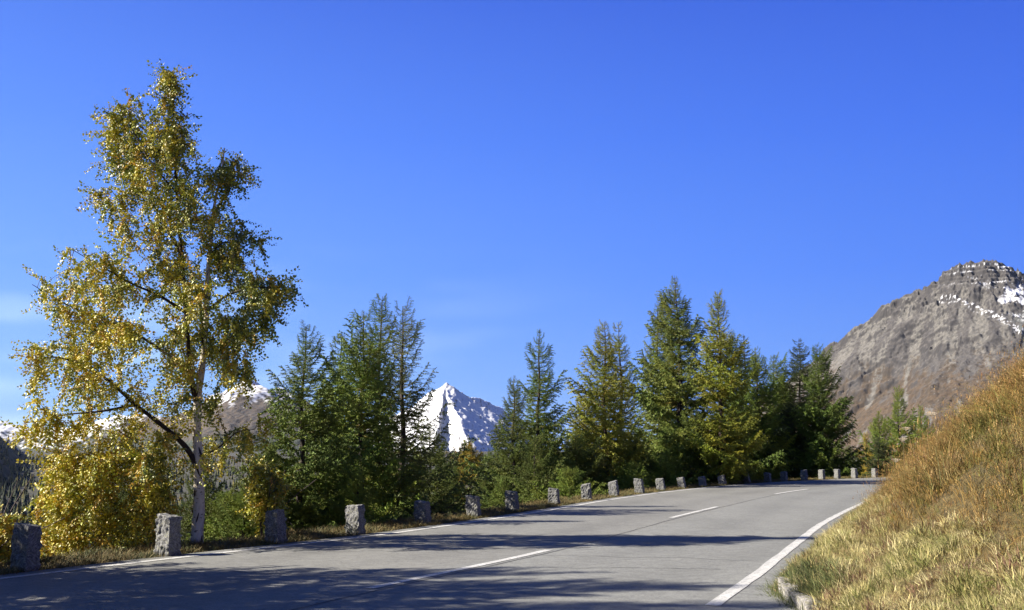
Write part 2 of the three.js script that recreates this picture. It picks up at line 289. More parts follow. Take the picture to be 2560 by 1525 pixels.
// ---------------------------------------------------------------- granite guard stones along the outer edge
const graniteMap = noiseTexture(256, (u, v) => { const s = tile(u, v, 120, 1), k = 150 + 45 * tile(u, v, 12) + 40 * tile(u, v, 45, 6) + 26 * s; const li = sstep(0.38, 0.5, tile(u, v, 7, 14) + 0.3 * tile(u, v, 40, 17)); return [lerp(k, 165, li * 0.6), lerp(k * 0.99, 162, li * 0.6), lerp(k * 0.98, 132, li * 0.6)]; });
const granite = std({ color: col(0.41, 0.42, 0.42), map: graniteMap, roughness: 0.9 });
function roughStone(seed, w, h, d, rough, NX = 9, NY = 15, NZ = 7) {  // hewn block: rough faces, a worn top edge, standing on y = -0.12
  const g = new THREE.BoxGeometry(1, 1, 1, NX, NY, NZ), p = g.attributes.position, u = g.attributes.uv, nn = g.attributes.normal;
  for (let i = 0; i < p.count; i++) {
    let x = p.getX(i), y = p.getY(i) + 0.5, z = p.getZ(i);
    const ex = Math.abs(x) * 2, ez = Math.abs(z) * 2, ey = y;
    const rx = 1 - 0.06 * Math.max(0, ex - 0.75) * Math.max(0, ez - 0.75) * 6 - 0.03 * sstep(0.88, 1, ey) * sstep(0.6, 1, Math.max(ex, ez));
    const tap = 1.05 - 0.10 * y + 0.03 * n2(seed, y * 3);
    let X = x * w * tap * rx, Z = z * d * tap * rx, Y = y * (h + 0.12) - 0.12 - 0.008 * sstep(0.9, 1, ey) * (ex > 0.9 || ez > 0.9 ? 1 : 0) + (ey > 0.99 ? 0.012 * n2(X * 9 + seed, Z * 9) + 0.30 * X * n2(seed, 5) + 0.2 * Z * n2(seed, 9) : 0);
    const q = n3(X * 5 + seed, Y * 5, Z * 5) * 0.35 + Math.abs(n3(X * 13 + seed, Y * 9, Z * 13)) * 0.8 + 0.3 * n3(X * 34, Y * 30 + seed, Z * 34) - 0.25, side = ez > 0.99 ? 1 : ex > 0.99 ? 0.35 : 0.4;
    const k = rough * q * side; X += Math.sign(x) * (ex > 0.99 ? k : 0); Z += Math.sign(z) * (ez > 0.99 ? k : 0);
    p.setXYZ(i, X, Y, Z);
    if (Math.abs(nn.getX(i)) > 0.5) u.setXY(i, Z * 2, Y * 2); else if (Math.abs(nn.getY(i)) > 0.5) u.setXY(i, X * 2, Z * 2); else u.setXY(i, X * 2, Y * 2);
  }
  g.computeVertexNormals(); return g;
}
{
  const shapes = Array.from({ length: 23 }, (_, s) => roughStone(3 + s * 7.3, 0.30, 0.58, 0.215, 0.024 + 0.016 * (n2(s, 8) * 0.5 + 0.5), 14, 24, 10));
  const S = [ // X, Z, height, label
    [-6.72, 13.95, 0.64, 'dark shaded granite guard stone at the left edge of the road, nearest of all'],
    [-5.45, 15.95, 0.64, 'sunlit rough granite guard stone just left of the white birch trunk'],
    [-4.22, 18.0, 0.59, 'granite guard stone streaked with branch shadow, first to the right of the birch trunk'],
    [-3.1, 19.95, 0.58, 'shaded granite guard stone where the birch shadow enters the road'],
    [-2.03, 22.9, 0.51, 'sunlit leaning granite guard stone, fifth from the left'],
    [-0.95, 25.05, 0.53, 'sunlit granite guard stone before the gap with the snow pyramid, sixth from left'],
    [0.02, 27.55, 0.54, 'pale granite guard stone under the shorter dark larch, seventh from the left'],
    [1.3, 30.9, 0.49, 'small granite guard stone below the slim larch with bare lower trunk, eighth from the left'],
    [2.5, 33.5, 0.54, 'granite guard stone, ninth from the left, below the yellow twin larches'],
    [3.72, 36.4, 0.55, 'granite guard stone, tenth from the left, under the twin larch trunks'],
    [4.98, 38.9, 0.58, 'granite guard stone leaning back, eleventh from the left'],
    [6.2, 41.5, 0.52, 'granite guard stone, twelfth from the left, before the tallest larch'],
    [7.5, 44.0, 0.50, 'leaning granite guard stone, thirteenth from the left, right of the tallest larch trunk'],
    [8.85, 46.3, 0.48, 'granite guard stone with slanted top, fourteenth from the left'],
    [10.2, 48.3, 0.47, 'granite guard stone with slanted top, fifteenth from the left, near the start of the bend'],
    [12.0, 50.9, 0.50, 'strongly leaning granite guard stone, last sunlit one before the shaded pair'],
    [13.5, 52.7, 0.51, 'dark granite guard stone in tree shade, left of the shaded pair in the bend'],
    [14.75, 54.1, 0.52, 'dark granite guard stone in tree shade, right of the shaded pair in the bend'],
    [16.3, 55.7, 0.60, 'bright upright granite guard stone, leftmost of four in the far bend'],
    [17.75, 57.2, 0.58, 'bright upright granite guard stone, second of four in the far bend'],
    [19.1, 58.6, 0.58, 'bright upright granite guard stone, third of four in the far bend'],
    [20.6, 60.0, 0.61, 'bright upright granite guard stone, rightmost of four in the far bend'],
    [22.4, 61.6, 0.57, 'grey guard stone farthest along the bend, beside the dry grass bank'],
  ];
  S.forEach(([X, Z, h, label], i) => {
    let a = 0, bq = 1e9; for (let k = 1; k < LEFT.length; k++) { const q = (LEFT[k][0] - X) ** 2 + (LEFT[k][1] - Z) ** 2; if (q < bq) { bq = q; a = Math.atan2(LEFT[k][0] - LEFT[k - 1][0], LEFT[k][1] - LEFT[k - 1][1]); } }
    const m = new THREE.Mesh(shapes[i], granite); m.name = numbered('guard_stone'); scene.add(m);
    m.position.set(X, terrain(X, Z), -Z); m.scale.set(1.05 + 0.1 * n2(i, 2), h / 0.58, 1.05 + 0.12 * n2(i, 4));
    const lean = [0.0, 0.01, 0.05, 0.05, 0.06, 0.06, 0.06, 0.03, 0.05, 0.08, 0.12, 0.12, 0.14, 0.12, 0.16, 0.2, 0.04, 0.02, 0, 0, 0, 0.01, 0][i];
    m.rotation.set(lean * 0.5, -a + (i > 17 ? -0.25 : 0.0) + 0.08 * n2(i, 7), lean, 'YXZ');
    tag(m, label, 'guard stone', 'granite guard stones along the road');
  });
  const pale = std({ color: col(0.62, 0.60, 0.56), map: graniteMap, roughness: 0.9 });
  for (const [X, Z, L, a, s, label] of [[3.2, 11.72, 0.42, 0.25, 31, 'grey kerb stone, farthest of three, half under grass at the bank foot'], [3.12, 11.2, 0.56, 0.12, 35, 'whitish kerb stone, middle of three, at the bank foot'], [3.08, 10.55, 0.66, 0.05, 39, 'whitish kerb stone, nearest of three, at the bottom edge of the bank']]) {
    const m = new THREE.Mesh(roughStone(s, 0.22, 0.14, L, 0.03, 7, 6, 12), pale); m.name = numbered('kerb_stone'); m.position.set(X, 0, -Z); m.rotation.set(0, -a, 0.08); scene.add(m);
    tag(m, label, 'kerb stone', 'kerb stones at the bank foot');
  }
}

// ---------------------------------------------------------------- vegetation helpers
class Tubes {                                                         // collects tapered tubes into one geometry
  constructor() { this.p = []; this.i = []; this.uv = []; }
  add(pts, radii, sides = 6, knob = 0, seed = 0) {
    const start = this.p.length / 3, T = new THREE.Vector3(), A = new THREE.Vector3(), B = new THREE.Vector3(); let s = 0;
    pts.forEach((p, k) => {
      T.copy(pts[Math.min(k + 1, pts.length - 1)]).sub(pts[Math.max(k - 1, 0)]).normalize();
      A.set(1, 0, 0); if (Math.abs(T.x) > 0.8) A.set(0, 0, 1); A.cross(T).normalize(); B.copy(T).cross(A);
      if (k) s += p.distanceTo(pts[k - 1]);
      for (let j = 0; j <= sides; j++) {
        const a = j / sides * 2 * Math.PI, r = radii[k] * (1 + knob * n3(Math.cos(a) * 1.5 + seed, s * 3, Math.sin(a) * 1.5));
        this.p.push(p.x + (A.x * Math.cos(a) + B.x * Math.sin(a)) * r, p.y + (A.y * Math.cos(a) + B.y * Math.sin(a)) * r, p.z + (A.z * Math.cos(a) + B.z * Math.sin(a)) * r);
        this.uv.push(j / sides, s);
        if (k && j < sides) { const q = start + k * (sides + 1) + j, w = sides + 1; this.i.push(q - w, q - w + 1, q + 1, q - w, q + 1, q); }
      }
    });
  }
  geo() { return geom(this.p, this.i, this.uv); }
}
const V = (x, y, z) => new THREE.Vector3(x, y, z);
function resample(pts, n) { return new THREE.CatmullRomCurve3(pts, false, 'centripetal').getPoints(n); }
function instanced(name, geo, mat, items, parent) {                   // items: {m: Matrix4, c: Color}
  const o = new THREE.InstancedMesh(geo, mat, items.length); o.name = name; o.userData.kind = 'stuff';
  items.forEach((t, k) => { o.setMatrixAt(k, t.m); o.setColorAt(k, t.c); });
  parent.add(o); return o;
}
const thing = (name, x, y, z) => { const g = new THREE.Group(); g.name = numbered(name); g.position.set(x, y, z); scene.add(g); return g; };

// ---------------------------------------------------------------- conifers
// a branch one unit long along +x: wood and needle tufts in one geometry, tinted by vertex colours
function branchGeometry(seed, o) {
  const R = rngOf(seed), pos = [], colr = [], tri = (a, b, c, k) => { for (const v of [a, b, c]) { pos.push(v.x, v.y, v.z); colr.push(...k); } };
  const wood = o.wood, axis = (t) => V(t, -o.droop * Math.sin(Math.PI * Math.min(1, t * 1.1)) * 0.5 + o.tip * t * t, 0.06 * Math.sin(t * 5 + seed) * t);
  const stick = (a, b, r0, r1) => { const d = b.clone().sub(a), s = V(0, 1, 0).cross(d).normalize(), u = d.clone().cross(s).normalize(); for (let k = 0; k < 3; k++) { const f = (q, r, base) => { const g = q * 2.0944; return base.clone().addScaledVector(s, Math.cos(g) * r).addScaledVector(u, Math.sin(g) * r); }; const p0 = f(k, r0, a), p1 = f(k + 1, r0, a), q0 = f(k, r1, b), q1 = f(k + 1, r1, b); tri(p0, p1, q1, wood); tri(p0, q1, q0, wood); } };
  const tuft = (p, dir) => {
    const n = o.blades, shade = 0.75 + 0.5 * R();
    for (let k = 0; k < n; k++) {
      const d = V(R() - 0.5, R() - 0.32, R() - 0.5).normalize().addScaledVector(dir, 0.55).normalize(), l = o.needle * (0.7 + 0.6 * R());
      const w = V(R() - 0.5, R() - 0.5, R() - 0.5).cross(d).normalize().multiplyScalar(l * o.wide), c = shade * (0.85 + 0.3 * R());
      tri(p.clone().sub(w), p.clone().add(w), p.clone().addScaledVector(d, l), [c, c, c]);
    }
  };
  const run = (a, b, n, first) => { const d = b.clone().sub(a), dir = d.clone().normalize(); for (let k = 0; k < n; k++) { const t = first + (1 - first) * (k + R()) / n; tuft(a.clone().addScaledVector(d, t).add(V((R() - 0.5) * 0.012, (R() - 0.5) * 0.012, (R() - 0.5) * 0.012)), dir); } };
  for (let k = 0; k < 8; k++) { const a = axis(k / 8), b = axis((k + 1) / 8); stick(a, b, 0.0125 * (1 - k / 9), 0.0125 * (1 - (k + 1) / 9)); if (k > 1 && o.density) run(a, b, o.density * 0.4, 0); }
  for (let k = 0; k < o.twigs; k++) {
    const t = 0.14 + 0.84 * (k + R() * 0.8) / o.twigs, s = k % 2 ? 1 : -1, L = o.spread * (0.55 + 0.6 * R()) * (1 - 0.62 * t) * Math.min(1, 0.45 + t * 2), a = axis(t);
    const b = a.clone().add(V(L * (0.45 + 0.4 * R()), -o.hang * L * (0.3 + 1.1 * R()) + (R() < 0.25 ? 0.35 * L : 0), s * L * (0.5 + 0.5 * R())));
    const m = a.clone().lerp(b, 0.5).add(V(0, 0.06 * L, 0));
    stick(a, m, 0.004, 0.003); stick(m, b, 0.003, 0.0015);
    if (o.density) run(a, m, Math.round(o.density * 0.5), 0.15); if (o.density) run(m, b, Math.round(o.density * 0.6), 0);
  }
  const g = new THREE.BufferGeometry();
  g.setAttribute('position', new THREE.Float32BufferAttribute(pos, 3)); g.setAttribute('color', new THREE.Float32BufferAttribute(colr, 3)); g.computeVertexNormals(); return g;
}
const larchOpt = { droop: 0.18, tip: 0.26, twigs: 26, spread: 0.46, hang: 0.38, density: 13, blades: 4, needle: 0.036, wide: 0.2, wood: [0.9, 0.55, 0.5] };
const sparseOpt = { ...larchOpt, density: 8, twigs: 22, tip: 0.34, droop: 0.2 };
const spruceOpt = { ...larchOpt, density: 16, twigs: 30, tip: 0.05, droop: 0.28, spread: 0.5, hang: 0.25, needle: 0.03 };
const deadOpt = { ...larchOpt, density: 0, twigs: 14, spread: 0.3, wood: [1.1, 1.0, 0.95] };
const BR = { dead: [131, 132].map((s) => branchGeometry(s, deadOpt)), larch: [101, 102, 103, 104].map((s) => branchGeometry(s, larchOpt)), sparse: [111, 112, 113].map((s) => branchGeometry(s, sparseOpt)), spruce: [121, 122, 123].map((s) => branchGeometry(s, spruceOpt)) };
const needleMat = std({ vertexColors: true, roughness: 0.75, side: THREE.DoubleSide });
const barkMap = noiseTexture(128, (u, v) => { const k = 150 + 60 * tile(u, v, 14) + 50 * tile(u, v * 0.999, 40, 3); return [k, k * 0.95, k * 0.9]; });
const bark = std({ color: col(0.10, 0.08, 0.065), map: barkMap, roughness: 0.95 });
const TINT = { // needle colours
  larch_mid: [0.112, 0.160, 0.014], larch_bright: [0.140, 0.190, 0.016], larch_dark: [0.091, 0.120, 0.011], larch_deep: [0.081, 0.124, 0.009], larch_yellow: [0.207, 0.218, 0.011],
  larch_gold: [0.306, 0.239, 0.016], larch_blue: [0.138, 0.173, 0.022], larch_sparse: [0.094, 0.120, 0.015], spruce: [0.044, 0.064, 0.013],
};
let treeSeed = 500;
function conifer(X, Z, top, half, kind, label, group, lean = 0) {
  const R = rngOf(treeSeed += 17), y0 = terrain(X, Z) - 0.15, H = top - y0, o = thing(kind === 'spruce' ? 'spruce_tree' : 'larch_tree', X, y0, -Z);
  tag(o, label, kind === 'spruce' ? 'spruce' : 'larch', group);
  const r0 = 0.013 * H + 0.02, path = []; for (let k = 0; k <= 14; k++) { const t = k / 14; path.push(V(lean * (t - t * t * 0.3) + 0.02 * H * n2(t * 2, treeSeed) * t * (1 - t) * 3, H * t, 0.02 * H * n2(t * 2, treeSeed + 5) * t * (1 - t) * 3)); }
  const at = (t) => { const k = clamp(t, 0, 0.9999) * 14, i = Math.floor(k); return path[i].clone().lerp(path[i + 1], k - i); };
  const tb = new Tubes(); tb.add(path, path.map((p, k) => r0 * (1 - k / 14) ** 0.9 + 0.006), 8, 0.15, treeSeed);
  const tm = new THREE.Mesh(tb.geo(), bark); tm.name = 'trunk'; o.add(tm);
  const set = kind === 'spruce' ? BR.spruce : kind === 'larch_sparse' ? BR.sparse : BR.larch, items = set.map(() => []), tint = TINT[kind];
  const levels = Math.round(clamp(24 + H * 2.6, 26, 54)), sparse = kind === 'larch_sparse', per = sparse ? 4 : kind === 'spruce' || kind === 'larch_deep' ? 6 : 5, M = new THREE.Matrix4(), Q = new THREE.Quaternion(), E = new THREE.Euler(), side = R() * 6.28, lop = 0.12 + 0.25 * R(), bare = H > 5 ? 0.06 + 0.14 * R() : 0, taper = 0.62 + 0.26 * R(), dead = [[]];
  for (let k = 0; k < levels; k++) {
    const t = 0.05 + 0.945 * ((k + 0.5 * R()) / levels), env = half * (t < 0.22 ? lerp(0.82, 1, t / 0.22) : Math.pow(Math.max(0, 1 - (t - 0.22) / 0.80), taper)) + 0.03 * H * 0.35;
    const gap = 0.62 + 0.72 * (n2(t * 7, treeSeed) * 0.5 + 0.5), n = t > 0.93 ? 3 : per - (R() < 0.35 ? 1 : 0), phase = R() * 6.28;
    for (let j = 0; j < n; j++) {
      const yaw = phase + (j + 0.6 * R()) / n * 6.283, lobe = 0.62 + 0.66 * (n2(Math.cos(yaw) * 1.2 + treeSeed, t * 5 + Math.sin(yaw) * 1.2) * 0.5 + 0.5);
      const L = clamp(env * gap * lobe * (R() < 0.15 ? 0.5 : R() < 0.1 ? 1.25 : 1) * 1.08 * (1 + lop * Math.cos(yaw - side)), 0.1, 9), pitch = (kind === 'spruce' ? lerp(-0.30, 0.45, t ** 1.5) : lerp(sparse ? 0.0 : -0.16, 0.72, t ** 1.6)) + (R() - 0.5) * 0.3;
      Q.setFromEuler(E.set((R() - 0.5) * 0.7, yaw, pitch, 'YZX'));
      const th = clamp(L * (0.9 + 0.4 * R()), 0.3, 3.2); M.compose(at(t), Q, V(L, th, th));
      const v = 0.78 + 0.5 * R(), w = (R() - 0.5) * 0.25;
      if (t < bare && R() < 0.6) { dead[0].push({ m: M.clone(), c: col(0.075 * v, 0.066 * v, 0.058 * v) }); continue; }
      items[Math.floor(R() * set.length)].push({ m: M.clone(), c: col(tint[0] * v * (1 + w), tint[1] * v, tint[2] * v * (1 - w)) });
    }
  }
  dead.forEach((list, k) => list.length > 8 && instanced('dead_branches', BR.dead[k], needleMat, list, o));
  items.forEach((list, k) => list.length && instanced('crown', set[k], needleMat, list, o));
  return o;
}
{
  const G = 'conifers beside the road';
  const list = [
    [-4.85, 23, 4.52, 1.2, 'larch_mid', 'green larch with forked spiky top, first conifer right of the birch'],
    [-5.39, 31, 5.3, 1.0, 'larch_mid', 'thin larch top peeking between the forked larch and the bright green larch'],
    [-3.95, 26, 5.3, 1.4, 'larch_bright', 'dense bright green larch, left of the tallest tip in the left clump'],
    [-3.87, 29, 6.2, 1.2, 'larch_mid', 'larch with the highest pointed tip of the clump left of the snow pyramid'],
    [-3.03, 27, 5.6, 1.25, 'larch_sparse', 'sparse dark larch with bare upswept branches beside the snow pyramid'],
    [-3.0, 36, 2.54, 1.15, 'larch_dark', 'low dark larch beneath the sparse larch at the gap'],
    [-3.0, 50, 1.15, 1.25, 'larch_mid', 'low green larch standing in the gap below the snow pyramid'],
    [-1.69, 48, 0.94, 0.42, 'larch_gold', 'tiny golden larch in the gap behind the sixth guard stone'],
    [-0.39, 46, 1.85, 1.06, 'larch_dark', 'dark low larch at the right side of the gap'],
    [1.23, 44, 7.07, 1.5, 'larch_mid', 'slim tall larch with pointed tip standing right of the gap'],
    [0.08, 42, 4.66, 1.75, 'larch_dark', 'shorter dark larch touching the left side of the slim tall larch'],
    [2.75, 43, 2.45, 1.26, 'larch_dark', 'low dark larch between the slim larch and the yellow twins'],
    [0.9, 40, 2.23, 1.25, 'larch_dark', 'low dark larch in front of the slim tall larch'],
    [4.35, 46, 7.64, 1.9, 'larch_yellow', 'yellowish larch, left and wider of the twin tops'],
    [5.25, 48, 7.91, 1.2, 'larch_yellow', 'yellowish larch, right of the twin tops'],
    [3.42, 47, 4.28, 1.18, 'larch_yellow', 'lower yellow larch at the left skirt of the twin tops'],
    [8.97, 52, 10.94, 2.5, 'larch_blue', 'tallest grey-green larch in the middle of the long row'],
    [8.05, 54, 9.7, 1.75, 'larch_blue', 'grey-green larch leaning on the left shoulder of the tallest larch'],
    [10.57, 50, 9.73, 1.65, 'larch_yellow', 'tall larch with sunny yellow-green top right of the tallest larch'],
    [14.24, 63.3, 9.28, 1.90, 'larch_mid', 'larch with thin top right of the yellow-green tall larch'],
    [15.50, 65.5, 9.39, 1.67, 'spruce', 'dark bluish narrow spruce top in the middle of the right group'],
    [16.02, 64.4, 8.36, 1.84, 'larch_bright', 'bright green larch right of the narrow dark spruce'],
    [18.10, 67.8, 8.23, 1.84, 'larch_mid', 'small pointed larch top left of the wide dark spruce'],
    [19.55, 66.7, 9.25, 1.86, 'spruce', 'wide dark spruce at the right end of the long row'],
    [20.06, 64.4, 8.55, 1.64, 'larch_deep', 'rightmost dense green larch of the long row'],
    [19.21, 70.1, 7.02, 1.58, 'larch_deep', 'deep green larch filling behind the wide dark spruce'],
    [5.96, 48, 2.35, 1.3, 'larch_dark', 'low dark larch at the foot of the twin tops'],
    [7.77, 50, 2.79, 1.5, 'larch_mid', 'low green larch left of the foot of the tallest larch'],
    [9.5, 50.5, 3.58, 1.6, 'larch_dark', 'low dark larch at the foot of the tallest larch'],
    [11.6, 53, 3.48, 1.5, 'larch_dark', 'low dark larch below the yellow-green tall larch'],
    [15.75, 63.3, 4.10, 1.56, 'larch_deep', 'low deep green larch behind the shaded pair of guard stones'],
    [18.08, 66.1, 3.92, 1.69, 'larch_deep', 'low deep green larch behind the bright guard stones of the bend'],
    [21.36, 68.9, 3.86, 1.02, 'larch_deep', 'low deep green larch at the right foot of the long row'],
    [34.39, 88, 7.25, 1.7, 'larch_bright', 'middle and tallest of three larches before the grey mountain'],
    [31.88, 86, 5.05, 1.45, 'larch_bright', 'left one of three larches before the grey mountain'],
    [38.01, 92, 5.86, 1.55, 'larch_bright', 'right one of three larches before the grey mountain'],
    [27.79, 78, 3.06, 0.95, 'larch_gold', 'small golden larch left of the three larches'],
    [26.5, 72, 2.65, 1.2, 'spruce', 'small dark spruce at the road bend under the three larches'],
    [25.43, 75, 1.99, 1.1, 'larch_dark', 'low dark larch at the far end of the bend'],
    [-5.32, 20, 1.0, 0.62, 'larch_bright', 'small green larch bush just right of the birch foot'],
    [-5.37, 22, 1.73, 0.75, 'larch_mid', 'young larch between the birch and the forked larch'],
    [-4.43, 24, 1.99, 0.8, 'larch_bright', 'young bright larch right of the forked larch trunk'],
    [-3.45, 22.3, 1.2, 0.55, 'larch_bright', 'young bright larch behind the shaded fourth guard stone'],
    [-2.81, 29, 1.0, 0.8, 'larch_dark', 'young dark larch behind the fifth guard stone'],
    [-11.37, 30, 1.9, 1.1, 'spruce', 'dark spruce seen through the yellow birch leaves'],
    [-11.92, 27, 1.21, 0.8, 'spruce', 'small dark spruce left behind the yellow birch shrub'],
    [-2.58, 38, 0.3, 0.9, 'larch_mid', 'low young larch at the left edge of the gap'],
    [-1.13, 42, 0.3, 0.95, 'larch_dark', 'low young dark larch behind the sixth guard stone'],
    [1.81, 42, 1.06, 1.1, 'larch_mid', 'young larch behind the eighth guard stone'],
    [3.89, 45, 1.03, 1.1, 'larch_dark', 'young dark larch under the yellow twin trunks'],
    [-6.55, 150, 2.96, 2.5, 'larch_gold', 'far golden larch on the knoll under the snow pyramid'],
    [-8.13, 140, 1.89, 0.9, 'spruce', 'far dark narrow spruce on the knoll under the snow pyramid'],
    [-3.1, 135, 1.89, 1.9, 'larch_mid', 'far green larch at the right end of the knoll'],
    [-10.57, 150, 1.42, 1.7, 'larch_mid', 'far green larch at the left end of the knoll'],
    [-6.9, 133, 1.2, 1.3, 'larch_gold', 'far small golden larch at the front of the knoll'],
    [-5.0, 160, 2.06, 1.5, 'spruce', 'far dark spruce behind the golden larch on the knoll'],
    [-7.6, 24, 1.5, 1.0, 'larch_dark', 'dark young larch behind the birch trunk'],
    [-9.3, 25, 1.3, 1.0, 'larch_dark', 'dark young larch behind the golden birch shrub'],
    [-6.4, 26, 1.9, 1.0, 'larch_mid', 'green young larch between birch trunk and forked larch, farther back'],
    [-5.9, 20.6, 0.75, 0.7, 'larch_bright', 'low bright larch bush behind the birch foot'],
    [2.2, 37.5, 0.9, 0.9, 'larch_bright', 'small bright larch behind the ninth guard stone'],
    [5.3, 44, 1.1, 1.0, 'larch_bright', 'small bright larch behind the eleventh guard stone'],
    [7.4, 47.5, 1.6, 1.1, 'larch_bright', 'small bright larch behind the thirteenth guard stone'],
    [10.0, 51.5, 1.9, 1.1, 'larch_mid', 'small larch behind the fifteenth guard stone'],
    [-0.3, 34, 0.6, 0.8, 'larch_mid', 'small larch behind the seventh guard stone'],
    [-10.2, 12.7, 8.2, 1.4, 'larch_mid', 'larch left of the picture whose shadow falls over the near road'],
    [-10.7, 11.1, 9.6, 1.5, 'larch_mid', 'taller larch left of the picture whose shadow falls over the near road'],
    [-11.2, 9.6, 10.3, 1.5, 'larch_mid', 'larch farthest left of the picture casting the nearest road shadow'],
  ];
  for (const [X, Z, top, half, kind, label] of list) conifer(X, Z, top, half, kind, label, G, kind === 'larch_blue' && Z === 52 ? -0.35 : 0);
}

// ---------------------------------------------------------------- birch and birch shrubs
function strandGeometry(seed) {                                       // a hanging twig with leaves, about 0.42 m long, pointing down -y
  const R = rngOf(seed), pos = [], colr = [], idx = []; let y = 0, x = 0, z = 0;
  const push = (v, c) => { pos.push(v.x, v.y, v.z); colr.push(...c); return pos.length / 3 - 1; };
  for (let k = 0; k < 8; k++) {
    const nx = x + (R() - 0.5) * 0.02, nz = z + (R() - 0.5) * 0.02, ny = y - 0.05, c = [0.35, 0.22, 0.3], w = 0.0016;
    const a = push(V(x - w, y, z), c), b = push(V(x + w, y, z + w), c), d = push(V(nx, ny, nz), c); idx.push(a, b, d);
    for (let q = 0; q < 3; q++) {
      const dir = V(R() - 0.5, -0.15 - 0.75 * R(), R() - 0.5).normalize(), side = V(R() - 0.5, R() - 0.5, R() - 0.5).cross(dir).normalize(), L = 0.041 * (0.75 + 0.55 * R()), W = L * 0.42;
      const o = V(x, y, z).addScaledVector(V(R() - 0.5, 0, R() - 0.5), 0.05), up = side.clone().cross(dir), s = 0.7 + 0.6 * R(), c2 = [s * (0.88 + 0.2 * R()), s, s];
      const p0 = push(o, c2), p1 = push(o.clone().addScaledVector(dir, L * 0.4).addScaledVector(side, W).addScaledVector(up, W * 0.35), c2), p2 = push(o.clone().addScaledVector(dir, L), c2), p3 = push(o.clone().addScaledVector(dir, L * 0.4).addScaledVector(side, -W).addScaledVector(up, W * 0.35), c2);
      idx.push(p0, p1, p2, p0, p2, p3);
    }
    x = nx; y = ny; z = nz;
  }
  const g = geom(pos, idx, null, colr).toNonIndexed(); g.computeVertexNormals(); return g;
}
const STRANDS = [201, 202, 203, 204].map(strandGeometry);
const leafMat = new THREE.MeshPhysicalMaterial({ vertexColors: true, roughness: 0.5, side: THREE.DoubleSide, transmission: 0.36, thickness: 0, specularIntensity: 0.9 });
const twigMat = std({ color: col(0.055, 0.04, 0.036), roughness: 0.9 });
